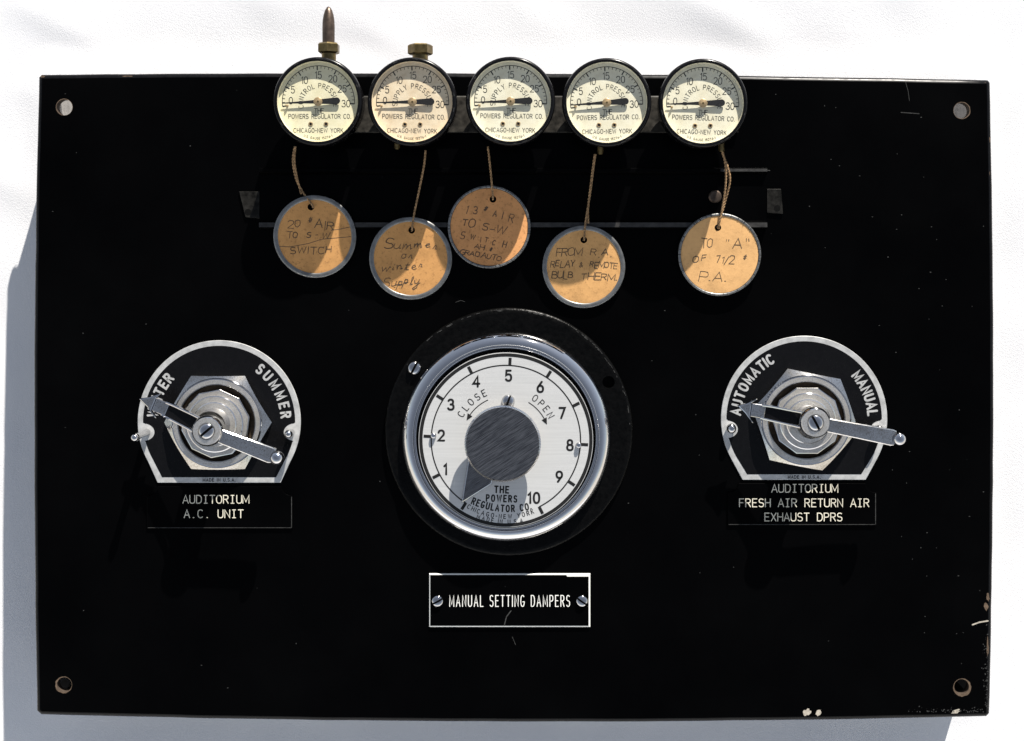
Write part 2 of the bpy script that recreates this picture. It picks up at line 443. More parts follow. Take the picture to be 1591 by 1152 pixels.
# ------------------------------------------------------------------ the cloth
def cloth():
    mb = MB(); vs = []; fs = []
    ridges = [  # sheet start, end, height, width
        ((-60, -40), (130, 60), 5, 26), ((100, 20), (420, 180), 3.2, 40), ((470, -30), (700, 110), 4, 30),
        ((1020, -60), (1260, 70), 5, 30), ((1250, 40), (1700, 180), 3, 50), ((-120, 230), (60, 330), 4, 30),
        ((-40, 100), (60, 160), 3, 25), ((-400, 500), (0, 640), 4, 50), ((760, -40), (900, 40), 2.5, 30), ((300, -80), (470, 30), 3, 35)]
    def hgt(x, y):
        px, py = x + 795.5, 576 - y
        z = 2.4 * (noise.noise(Vector((x * .0035, y * .0035, 0)))) + 1.3 * noise.noise(Vector((x * .012, y * .009, 4)))
        for a, b, h, wd in ridges:
            A, B = Vector(a), Vector(b); p = Vector((px, py)); d = B - A
            t = max(0, min(1, (p - A).dot(d) / d.length_squared)); q = (p - (A + d * t)).length / wd
            z += .42 * h * math.exp(-q * q) * math.sin(math.pi * min(max(t, .08), .92))
        ex = max(50 - px, px - 1540, 0); ey = max(110 - py, py - 1115, 0)   # flat where the panel stands
        k = min(1, math.hypot(ex, ey) / 70)
        z = -H + (z - 4) * k * k * (3 - 2 * k) - .6 * (1 - k)
        # towards the photographer: unseen level run of cloth, added to whiten chrome reflections
        t = -y - 820
        if t > 0: z += math.tan(R(27)) * (t * t / 600 if t < 300 else t - 150)
        t = y - 1000                                    # and at the top it falls away behind
        if t > 0: z -= 1.3 * t
        return z
    def axis(lo, hi, a, b, n, m):
        out = [lo + (a - lo) * (1 - (1 - i / m) ** 2) for i in range(m)] + [a + (b - a) * i / n for i in range(n)]
        return out + [b + (hi - b) * (i / m) ** 2 for i in range(m + 1)]
    X = axis(-1300, 1300, -950, 950, 200, 12); Y = axis(-5000, 1350, -700, 720, 160, 30)
    for y in Y:
        for x in X: vs.append((x, y, hgt(x, y)))
    nx = len(X)
    for j in range(len(Y) - 1):
        for i in range(nx - 1):
            a = j * nx + i; fs.append((a, a + 1, a + nx + 1, a + nx))
    mb.add(vs, fs, 'cloth')
    o = mb.obj('tablecloth', None, (0, 0, H), smooth=180)
    o['kind'] = 'structure'
cloth()
# unseen level ground round the cloth, added and kept pale to bounce light
mb = MB(); c27, s27 = math.cos(R(27)), math.sin(R(27))
gy = -2000; gz = (math.tan(R(27)) * (2000 - 970)) - 12
u = Vector((0, -c27, s27)); nrm = Vector((0, s27, c27)); g0 = Vector((0, gy, gz))
mb.add([g0 + Vector((sx * 60000, 0, 0)) + u * t for t in (60000, -60000) for sx in (-1, 1)], [(0, 1, 3, 2)], 'bounce_ground')
o = mb.obj('ground', None, (0, 0, 0), smooth=0); o['kind'] = 'structure'

# ------------------------------------------------------------------ the panel
panel = empty('control_panel', (0, 0, H), 'black control panel with five gauges, a round dial and two lever switches, on white cloth', 'control panel')
panel.location = (0, 0, 0)
BASE = Vector((0, 0, H))    # parts are given in units above the face; the Empty stands on the cloth

def outline():
    def edge(a, b, bow, n=30):
        A, B = Vector(a), Vector(b); d = B - A; nn = Vector((d.y, -d.x)).normalized(); out = []
        for i in range(n + 1):
            t = i / n; p = A + d * t + nn * bow * 4 * t * (1 - t) + nn * random.uniform(-.35, .35)
            out.append((p.x - 795.5, 576 - p.y))
        return out
    # image order: TL -> TR -> BR -> BL (clockwise on the sheet)
    return edge((66, 116.5), (1533, 125), 6) + edge((1537, 129), (1536, 1107), 6) + edge((1531, 1112), (66, 1109), 10) + edge((59, 1103), (62, 121), 6)
OUT = [(FX - 795.5 + (x - FX + 795.5) * 1.0045, 576 - FY + (y - 576 + FY) * 1.0045) for x, y in outline()[::-1]]
HOLES = [(100, 167, 12.5), (1494, 172, 12.5), (100, 1064, 11.5), (1494, 1067, 11.5)]
T = 14
mb = MB()
rings = [(inset(OUT, 7), 0), (inset(OUT, 3.4), -1.2), (inset(OUT, 1), -4), (OUT, -9), (OUT, -T)]
n = len(OUT); vs = []; fs = []
for pl, z in rings: vs += [(x, y, z) for x, y in pl]
for k in range(len(rings) - 1):
    for i in range(n):
        j = (i + 1) % n; fs.append((k * n + i, (k + 1) * n + i, (k + 1) * n + j, k * n + j))
mb.add(vs, fs, 'edge')
hl = [[(x, y) for x, y in circ(px - 795.5, 576 - py, r, 32)] for px, py, r in HOLES]
mb.sheet(rings[0][0], hl, 0, 'panel')
mb.sheet(OUT, hl, -T, 'raw'); 
for (px, py, r), lp in zip(HOLES, hl):
    m_ = len(lp); mb.add([(x, y, 0) for x, y in lp] + [(x, y, -T) for x, y in lp], [(i, (i + 1) % m_, m_ + (i + 1) % m_, m_ + i) for i in range(m_)], 'holewall')
def blob(px, py, rx, ry, mat, z=.06, n_=14, rot=0, rough=.3, amp=0):
    pts = []
    for i in range(n_):
        t = 2 * math.pi * i / n_; k = 1 + random.uniform(-rough, rough)
        x, y = rx * k * math.cos(t), ry * k * math.sin(t); c_, s_ = math.cos(R(rot)), math.sin(R(rot))
        pts.append((px - 795.5 + x * c_ - y * s_, 576 - py + x * s_ + y * c_))
    mb.sheet(pts, [], z, mat)
def chipring(px, py, r, w0, w1, ang, mat):
    ns = 40; pi_, po = [], []
    for i in range(ns):
        t = 360 * i / ns; k = (1 + math.cos(R(t - ang))) / 2
        po.append((px - 795.5 + (r + w0 + (w1 - w0) * k * random.uniform(.6, 1.2)) * math.cos(R(t)), 576 - py + (r + w0 + (w1 - w0) * k * random.uniform(.6, 1.2)) * math.sin(R(t))))
    mb.sheet(po, [circ(px - 795.5, 576 - py, r + .02, 32)], .06, mat)
chipring(100, 1064, 11.5, .4, 3.0, 200, 'tan'); chipring(1494, 1067, 11.5, .8, 4.5, 300, 'tan')
chipring(100, 167, 12.5, .2, 1.0, 130, 'tan'); chipring(1494, 172, 12.5, .3, 1.5, 0, 'tan')
for a in [(1254, 1107, 6, 5), (1271, 1108, 5, 4), (1485, 1106, 7, 3)]: blob(*a, 'chip', rot=random.uniform(0, 40))
for a in [(1532, 943, 3.2, 6), (1535, 928, 2.5, 6), (1534.5, 1006, 1.5, 14)]: blob(*a, 'tan')
for a in [(88, 1104, 22, 1.8), (72, 1103, 8, 2), (102, 1104, 8, 2.6), (66, 119.5, 3, 2), (1531, 131, 2.6, 3), (1538.5, 218, 1, 5), (1537.5, 270, 1, 3), (198, 118.5, 7, 1)]: blob(*a, 'tan', z=-.6)
def scr(pts, w_, mat, z=.07): mb.ribbon([(x - 795.5, 576 - y) for x, y in pts], w_, z, mat)
scr([(1400, 175), (1414, 176), (1428, 177)], 1.1, 'scuff_glint'); scr([(1407, 128), (1411, 142), (1413, 157)], .6, 'scuff_glint')
scr([(1511, 971), (1522, 967), (1535, 965)], 2.2, 'chip', .1)
scr([(796, 990), (801, 1002)], .7, 'scuff_glint'); scr([(708, 470), (716, 467), (722, 469)], .6, 'scuff_glint')
for i in range(90):
    x, y = random.uniform(80, 1525), random.uniform(135, 1095)
    if random.random() < .5: x = 1535 - abs(random.gauss(0, 160))
    if 410 < x < 1190 and y < 480: continue
    blob(min(x, 1528), y, random.uniform(.5, 1.3), random.uniform(.4, .9), 'scuff_glint', n_=6)
for i in range(190):   # worn corner, bottom right
    if random.random() < .5: x, y = 1535 - abs(random.gauss(0, 3.2)), random.triangular(960, 1103, 1095)
    else: x, y = random.triangular(1400, 1530, 1515), 1107 - abs(random.gauss(0, 3.6))
    k_ = random.random() ** 2
    blob(x, y, .25 + 1.1 * k_, .2 + .8 * k_, 'scuff_glint', z=.05 + .001 * i, n_=6, rot=random.uniform(0, 180), rough=.5)
mb.obj('face_plate', panel, BASE, smooth=40)
def W(px, py): return (px - 795.5, 576 - py)
for (a, b, c, d) in ((66, 84, 121, 1104), (1515, 1531, 129, 1104), (84.5, 1514.5, 1088, 1105)):
    mb = MB(); (xa, ya), (xb, yb) = W(a, d), W(b, c); mb.box(xa, xb, ya, yb, -H, -T - .5, 'iron')
    if xb - xa < 60:      # unpainted inside face
        xi, yi = (xb + .3, 1) if xa < 0 else (xa - .3, -1)
        mb.add([(xi, ya, -H), (xi, yb, -H), (xi, yb, -T - .5), (xi, ya, -T - .5)], [(0, 1, 2, 3)], 'raw')
    mb.obj('side_board', panel, BASE)

# ---------------------------------------------------------------- bracket under the gauges
mb = MB()
def strip(profile, xa, xb, mat, close=True):
    """profile = [(sheet_y, z)...] extruded along x, closed down to the face"""
    poly = [(576 - y, z) for y, z in profile]; m_ = len(poly)
    vs = [(xa - 795.5, y, z) for y, z in poly] + [(xb - 795.5, y, z) for y, z in poly]
    fs = [(i, m_ + i, m_ + (i + 1) % m_, (i + 1) % m_) for i in range(m_)] + [tuple(range(m_)), tuple(range(2 * m_ - 1, m_ - 1, -1))]
    mb.add(vs, [tuple(reversed(f)) for f in fs], mat)
strip([(150, .3), (150, 5), (152, 6.2), (206, 8.6), (207, 8), (207, .3)], 470, 1146, 'dusty')
mb2 = mb; mb = MB()
strip([(262, .3), (262, 10), (263, 11.5), (268, 11.5), (270, 9), (272, 4), (343, 4), (345, 10), (346, 12), (354, 12), (356, 9), (357, .3)], 405, 1190, 'panel')
mb.add([(405 - 795.5, 576 - 346.4, 12.05), (1190 - 795.5, 576 - 346.4, 12.05), (1190 - 795.5, 576 - 353.6, 12.05), (405 - 795.5, 576 - 353.6, 12.05)], [(3, 2, 1, 0)], 'lip')
mb.add([(1118 - 795.5, 576 - 263.4, 11.55), (1190 - 795.5, 576 - 263.4, 11.55), (1190 - 795.5, 576 - 267.6, 11.55), (1118 - 795.5, 576 - 267.6, 11.55)], [(3, 2, 1, 0)], 'lip')  # sunlit brightness put in as a paler strip at this end only
for i in range(26):
    x = random.uniform(1130, 1188); mb.ribbon([W(x, 265.5), W(x + random.uniform(2, 7), 265.5 + random.uniform(-1, 1))], random.uniform(.6, 1.6), 11.6 + .002 * i, 'scuff_glint')
br = mb.obj('mounting_bracket', panel, BASE, smooth=25)
mb2.obj('backing_strip', br, (0, 0, 0), smooth=25)
for px0, px1, py0, py1, hx, hy, sk in ((1191, 1216, 294, 333, 1207, 324, 4), (372, 404, 298, 340, 386, 330, -8)):
    m_ = MB(); poly = [W(px0, py0), W(px1 - (sk > 0) * 3, py0), W(px1 + (sk > 0) * 0, py1), W(px0 + (sk < 0) * 10, py1 - 2)]
    m_.prism(poly[::-1], .3, 3.2, 'iron', .6)
    c = W(hx, hy); m_.disc(5, 3.3, 'dark', 20, c)
    m_.obj('mounting_foot', br)
m_ = MB(); c = W(1110, 306); m_.lathe([(10, 4), (10, 8), (8, 10), (0, 11)], 'bronze', 24, c); m_.obj('bolt', br)

# ---------------------------------------------------------------- pressure gauges
HG = 80.0; KG = (D - HG) / D
def gauge(px, py, first, roll, fit, fm='face', lean_=0.0):
    o = P(px, py, HG); loc = BASE + o
    mb = MB()
    mb.lathe([(62, -5), (64.8, -9), (65, -44), (61, -50), (52, -53), (0, -53)], 'black', 72)
    mb.lathe([(16, -53), (16, -70.4), (0, -70.4)], 'dusty', 6)
    lab = first.capitalize() + ' pressure gauge'
    if fit == 'spike': lab = 'Pressure gauge with a pointed brown spike on top'
    if fit == 'hex': lab = 'Pressure gauge with a brass hexagon plug on top'
    ga = mb.obj('pressure_gauge', panel, loc, smooth=40, label=lab if fit in ('spike', 'hex') else None)
    b = MB()
    b.lathe([(64.6, -16), (66.2, -14), (67.0, -7), (66.4, -3), (64.6, -.7), (62.4, 0), (60.8, -.5), (60.2, -2)], 'black', 96)
    b.lathe([(60.2, -2), (59.9, -4), (59.6, -9.4)], fm, 96)
    for i in range(14):
        a = random.uniform(0, 360); c = circ(0, 0, 63.6 + random.uniform(-.8, .6), 2, a, a + random.uniform(1.5, 7), True)
        b.ribbon(c, random.uniform(.3, .8), .03 + random.uniform(-.3, .1) , 'scuff_glint')
    b.obj('bezel', ga, smooth=50)
    f = MB(); f.T = Matrix.Rotation(R(roll), 4, 'Z'); ZF = -9.6
    f.disc(59.8, ZF, fm, 96)
    q = KG; z = ZF + .1
    f.ribbon(circ(0, 0, 56.4 * q, 90, -3, 187, True), 1.0, z, 'ink')
    for v in range(31):
        a = 92 - (v - 15) * 6.34; mj = v % 5 == 0
        r0 = (49.5 if mj else 52.3) * q
        f.ribbon([(r0 * math.cos(R(a)), r0 * math.sin(R(a))), (56 * q * math.cos(R(a)), 56 * q * math.sin(R(a)))], 1.7 if mj else .75, z + .12, 'ink', False)
    for t_, dx, dy in (('0', -43, 2), ('5', -40, 19), ('10', -21.5, 34), ('15', 0, 42), ('20', 22.5, 36), ('25', 37, 20.5), ('30', 43, -2.5)):
        text(f, t_, 10, 1.05, 'ink', z, (dx * q, dy * q), xs=.95, gap=1.9)
    if first == 'control': arctext(f, 'CONTROL PRESSURE', 7, .75, 'ink', z, 26.5, 192, -8, c=(0, -2), xs=.95)
    else: arctext(f, 'SUPPLY PRESSURE', 7, .75, 'ink', z, 26.5, 184, -6, c=(0, -2), xs=.95)
    text(f, 'THE', 7, .85, 'ink', z, (1, -14 * q), width=13.5)
    text(f, 'POWERS REGULATOR CO.', 6.4, .75, 'ink', z, (2, -22.5 * q), width=97 * q, xs=.95)
    text(f, 'CHICAGO-NEW YORK', 6.2, .72, 'ink', z, (0, -44.5 * q), width=77 * q, xs=.95)
    arctext(f, 'U.S. GAUGE 15276-1', 3.3, .5, 'ink', z, 57 * q, 248, 292, inward=True)
    fo = f.obj('dial_face', ga, smooth=0)
    s_ = MB()
    for sx in (-12, 12):
        s_.lathe([(3.6 * q, ZF + .05), (3.6 * q, ZF + .7), (2.7 * q, ZF + 1), (1.6 * q, ZF + .6), (0, ZF + .5)], 'hubbrass', 20, (sx * q, -34.5 * q))
        s_.disc(2.0 * q, ZF + 1.02, 'dark', 14, (sx * q, -34.7 * q))
    s_.obj('dial_screw', ga)
    nd = MB(); na = Matrix.Rotation(R(roll + 2.2 + lean_), 4, 'Z'); nd.T = na
    zt = -6.5
    poly = [(-56 * q, -.7), (-20, -1.9), (-2, -3), (24 * q, -4.9)] + circ(29 * q, 0, 5.2, 9, -80, 80, True) + [(24 * q, 4.9), (-2, 3), (-20, 1.9), (-56 * q, .7)]
    nd.prism(poly, zt, zt + .7, 'ink')
    nd.obj('needle', ga, smooth=30)
    hb = MB(); hb.lathe([(2.5, ZF), (2.5, zt - .1), (6.6, zt + .75), (6.6, zt + 1.9), (5.8, zt + 2.4), (0, zt + 2.5)], 'hubbrass', 28); hb.disc(1.6, zt + 2.56, 'brass', 12); hb.obj('hub', ga)
    pn = MB(); pn.tube([(-48 * q, -6 * q, ZF), (-48 * q, -6 * q, ZF + 3), (-50 * q, -6 * q, ZF + 4.4)], 1.5, 'hubbrass', 8); pn.obj('stop_pin', ga)
    g = MB(); g.lathe([(60.4, -2.6), (58, -2.4), (0, -2.4)], 'glass', 72); g.obj('glass', ga)
    return ga, o
def along_y(mb, prof, c, mat, n_=24, a0=0, sgn=1):   # lathe round an axis pointing up the sheet
    keep = mb.T; mb.T = Matrix.Translation(Vector(c)) @ Matrix.Rotation(R(-90 * sgn), 4, 'X'); mb.lathe(prof, mat, n_, a0=a0); mb.T = keep
gs = []
for g_ in ((493, 157.5, 'control', 0, 'spike', 'yellowface', .3), (640, 158, 'supply', -1, 'hex', 'tanface', -.2), (793, 157, 'supply', -.6, '', 'face', 0), (943, 159, 'control', 1.0, '', 'face', .8), (1093, 160, 'control', -2, '', 'face', 1.2)):
    gs.append(gauge(*g_))
def rel(px, py, z, i):                      # position relative to gauge i
    return P(px, py, z) - gs[i][1]
zf = 46.0; kf = (D - zf) / D
# spike and its hexagon on the first gauge
c = rel(511, 90, zf, 0); m_ = MB()
along_y(m_, [(11, -30), (11, 8), (8, 8.2)], c, 'brass', 20)
along_y(m_, [(0, 6), (14, 6), (17.2, 8), (17.2, 19.5), (14.5, 22), (0, 22)], c, 'brass', 6, R(30))
m_.obj('hexagon_fitting', gs[0][0], smooth=25)
m_ = MB(); along_y(m_, [(9.2, 20), (9.4, 46), (9.0, 56), (7.6, 65), (5.4, 72), (2.6, 76.5), (1, 77.5), (0, 77.8)], rel(510.5, 90, zf, 0), 'bronze', 28)
m_.obj('spike', gs[0][0], smooth=50)
c = rel(653, 90, zf, 1); m_ = MB()
along_y(m_, [(12, -30), (12, 6)], c, 'brass', 20)
along_y(m_, [(0, 4), (16, 4), (19, 6), (19, 18), (16.5, 20), (0, 20)], c, 'brass', 6, R(8))
m_.obj('hexagon_plug', gs[1][0], smooth=25)
for i, (px, py) in ((1, (617, 222)), (3, (933, 230)), (4, (1121, 226))):
    z = 44.0; c = rel(px, py, z, i); m_ = MB()
    along_y(m_, [(0, -14), (4.5, -14), (4.5, 8), (3.2, 10), (0, 10)], c, 'brass', 6, 0, -1)
    m_.obj('tail_fitting', gs[i][0], smooth=30)

# ---------------------------------------------------------------- the round damper dial
def screw(mb, c, r, z, rot, mat='chrome', h_=None, flat=False):
    h_ = h_ or r * .55
    a = R(rot); ux, uy = math.cos(a), math.sin(a); sw = r * .16
    prof = [(r, 0), (r * .98, h_ * .25), (r * .85, h_ * .62), (r * .6, h_ * .86), (r * .3, h_ * .97), (0, h_)] if not flat else [(r, 0), (r, h_ * .7), (r * .9, h_), (0, h_)]
    # dome as two halves either side of a slot
    for sg in (1, -1):
        vs = []; fs = []; ns = 14
        for rr, zz in prof:
            for j in range(ns + 1):
                t = math.pi * j / ns
                lx = rr * math.cos(t); ly = max(rr * math.sin(t), 0)
                ly = sw + ly * max(0, (r - sw)) / r if rr > 0 else sw
                x = lx * ux - sg * ly * uy; y = lx * uy + sg * ly * ux
                vs.append((c[0] + x, c[1] + y, z + zz))
        m2 = ns + 1
        for k in range(len(prof) - 1):
            for j in range(ns):
                f_ = (k * m2 + j, k * m2 + j + 1, (k + 1) * m2 + j + 1, (k + 1) * m2 + j); fs.append(f_ if sg > 0 else f_[::-1])
        # slot wall
        wl = [k * m2 for k in range(len(prof))] + [k * m2 + ns for k in range(len(prof) - 2, -1, -1)]
        fs.append(tuple(wl) if sg > 0 else tuple(wl[::-1])); mb.add(vs, fs, mat)
    mb.prism([(c[0] + r * .97 * ux * s1 - sw * 1.05 * uy * s2, c[1] + r * .97 * uy * s1 + sw * 1.05 * ux * s2) for s1, s2 in ((1, 1), (-1, 1), (-1, -1), (1, -1))], z, z + h_ * .4, 'dark' if mat != 'worn' else 'dark')

DC = P(790.5, 671, 6); loc = BASE + Vector((DC.x, DC.y, 0))
mb = MB()
fh = [circ(P(644, 572).x - DC.x, P(644, 572).y - DC.y, 3, 12), circ(P(945, 593).x - DC.x, P(945, 593).y - DC.y, 9.5, 28)]
mb.lathe([(192, .2), (192, 6), (190.8, 8.4), (188, 9.8), (184, 10.2)], 'flange', 128)
mb.sheet(circ(0, 0, 184, 128), [fh[1]], 10.2, 'flange')
lp = fh[1]; m_ = len(lp); mb.add([(x, y, 10.2) for x, y in lp] + [(x, y, .4) for x, y in lp], [(i, (i + 1) % m_, m_ + (i + 1) % m_, m_ + i) for i in range(m_)] , 'flange'); mb.sheet(lp, [], .45, 'dark')
for i in range(60):
    a = random.gauss(75, 38); r_ = 188.5 + random.uniform(-1.2, 1.4); mb.ribbon(circ(0, 0, r_, 3, a, a + random.uniform(.4, 2.2), True), random.uniform(.5, 1.3), 10.0 + random.uniform(.1, .3), 'scuff_glint')  # flecks laid as painted highlights along the rim's sun side
dial = mb.obj('damper_dial', panel, loc, smooth=50, label='Large round damper dial in a chrome ring')
ZD = 33.0
FC = P(786, 684, ZD); fc = (FC.x - DC.x, FC.y - DC.y); q = (D - ZD) / D
rc = P(786, 682, 36); rcl = (rc.x - DC.x, rc.y - DC.y)
m_ = MB(); k = (D - 34) / D
prof = [(161.5, 10.2), (162.5, 13), (163, 15)]
r_, z_ = 164.0, 15.0; N_ = 30
for i in range(N_ + 1):
    f_ = i / N_        # steep foot, broad bevel, rounded crest, then a groove and a thin inner lip
    t = 72 - 24 * f_ / .18 if f_ < .18 else 48 - 18 * (f_ - .18) / .42 if f_ < .6 else 30 - 30 * (f_ - .6) / .4
    prof.append((r_, z_)); st_ = 18.6 / N_; r_ -= st_; z_ += st_ * math.tan(R(t))
prof += [(r_ - .5, z_ - .8), (r_ - .7, z_ - 7), (r_ - 2.6, z_ - 7), (r_ - 2.8, z_ - 2.2), (r_ - 3.4, z_ - 1.4), (r_ - 4.6, z_ - 1.6), (r_ - 5.4, z_ - 3), (r_ - 5.6, 30), (r_ - 5.6, 10.4)]
m_.lathe([(r_ * .985, z_) for r_, z_ in prof], 'mirror', 160, rcl); m_.obj('chrome_ring', dial, smooth=60)
m_ = MB(); z = ZD + .1
m_.lathe([(133.3, 10.5), (133.3, ZD), (0, ZD)], 'satin', 128, fc)
def fp(px, py): v = P(px, py, ZD); return (v.x - DC.x, v.y - DC.y)
m_.lathe([(129.5 * q, z), (134.8 * q, z)][::-1], 'ink', 128, fc)
AN = lambda v: 87 + (5 - v) * 30.1
m_.ribbon(circ(*fc, 116 * q, 120, AN(10), AN(0), True), 2.0, z, 'ink', False)
for v in range(11):
    a = R(AN(v)); m_.ribbon([(fc[0] + r_ * q * math.cos(a), fc[1] + r_ * q * math.sin(a)) for r_ in (115.5, 128)], 4.6, z + .13, 'ink', False)
for t_, px, py in (('1', 692, 729.5), ('2', 685.5, 677), ('3', 700.5, 629), ('4', 740, 593), ('5', 790, 584), ('6', 839.5, 601.5), ('7', 873.5, 642), ('8', 885.5, 692), ('9', 869, 741), ('10', 829.5, 774)):
    text(m_, t_, 15.5, 3.3, 'ink', z, fp(px, py), xs=1.0, gap=5)
arctext(m_, 'CLOSE', 10, 1.35, 'ink', z, 79, 150, 115, fc); arctext(m_, 'OPEN', 10, 1.35, 'ink', z, 78, 55, 29, fc)
for a0, a1 in ((114, 146), (59, 28)):
    m_.ribbon(circ(*fc, 67, 16, a0, a1, True), 1.5, z, 'ink', False)
    sg = 1 if a1 > a0 else -1; a = R(a1)
    tip = (fc[0] + 67 * math.cos(a + sg * .13), fc[1] + 67 * math.sin(a + sg * .13))
    m_.sheet([tip, (fc[0] + 71.5 * math.cos(a - sg * .02), fc[1] + 71.5 * math.sin(a - sg * .02)), (fc[0] + 62.5 * math.cos(a - sg * .02), fc[1] + 62.5 * math.sin(a - sg * .02))], [], z + .14, 'ink')
text(m_, 'THE', 9.6, 2.3, 'ink', z, fp(779.5, 761), width=21, xs=.85, rot=-2)
text(m_, 'POWERS', 9.4, 2.2, 'ink', z, fp(779.3, 774.8), width=46, xs=.74, rot=-2)
def bowl(txt, h, w_, R_, cx, cyb, xa, xb, xs=1.0):
    arctext(m_, txt, h, w_, 'ink', z, R_ * q, 270 + math.degrees(math.asin((xa - cx) / R_)), 270 + math.degrees(math.asin((xb - cx) / R_)), fp(cx, cyb - R_), inward=True, xs=xs)
bowl('REGULATOR CO.', 9.4, 2.15, 138, 791, 790.5, 736, 824, .74)
bowl('CHICAGO-NEW YORK', 6.2, 1.1, 114, 786, 803, 728.5, 827, .95)
bowl('MADE IN U.S.A.', 5.8, 1.1, 130, 788, 811, 743.5, 815, .95)
m_.obj('dial_face', dial, smooth=30)
# knob with pointer
ZK = 31.0; KC = P(781, 690, ZD + ZK); kc = (KC.x - DC.x, KC.y - DC.y)
m_ = MB(); rk = 57.0; ns = 150; vs = []; fs = []
m_.lathe([(40, ZD + .8), (40, ZD + ZK - 8), (54, ZD + ZK - 7.4)], 'chrome', 64, kc)
rows = [(rk - 2, ZD + ZK - 7.5), (rk + .3, ZD + ZK - 6.4), (rk + .3, ZD + ZK - 1.9), (rk - 1.8, ZD + ZK)]
for ri, (r_, z_) in enumerate(rows):
    for j in range(ns * 2):
        rr = r_ + (.7 if j % 2 else -.5) * (0.3 if ri in (3,) else 1); t = math.pi * j / ns
        vs.append((kc[0] + rr * math.cos(t), kc[1] + rr * math.sin(t), z_))
n2 = ns * 2
for k_ in range(3):
    for j in range(n2): fs.append((k_ * n2 + j, k_ * n2 + (j + 1) % n2, (k_ + 1) * n2 + (j + 1) % n2, (k_ + 1) * n2 + j))
m_.add(vs, fs, 'chrome'); m_.disc(rk - 2.0, ZD + ZK + .05, 'brushed', 120, kc)
m_.obj('knob', dial, smooth=25)
m_ = MB(); zp = ZD + 5
A, B, C_ = (P(px, py, zp) for px, py in ((728, 712), (717, 782), (764, 752)))
base = [(p.x - DC.x, p.y - DC.y) for p in (A, B, C_)]; mid = (kc[0], kc[1])
m_.prism([base[0], base[1], base[2], (mid[0] - 5, mid[1] - 5)], zp - 3, zp + 2, 'brushed', 1.7, 'chrome')
m_.obj('pointer', dial, smooth=25)
m_ = MB(); screw(m_, fp(789.5, 624), 10, ZD + .1, 70, 'chrome', 7); m_.obj('face_screw', dial, smooth=40)
for px, py in ((673.5, 677), (899, 692)):
    m_ = MB(); c = fp(px, py); m_.lathe([(4.6, ZD + .1), (4.6, ZD + 2), (3.9, ZD + 4.4), (2.2, ZD + 5.6), (0, ZD + 6)], 'chrome', 20, c); m_.obj('rivet', dial, smooth=60)
m_ = MB(); c = P(644, 572, 11); screw(m_, (c.x - DC.x, c.y - DC.y), 11, 10.25, 62, 'chrome', 8); m_.obj('flange_screw', dial, smooth=40)

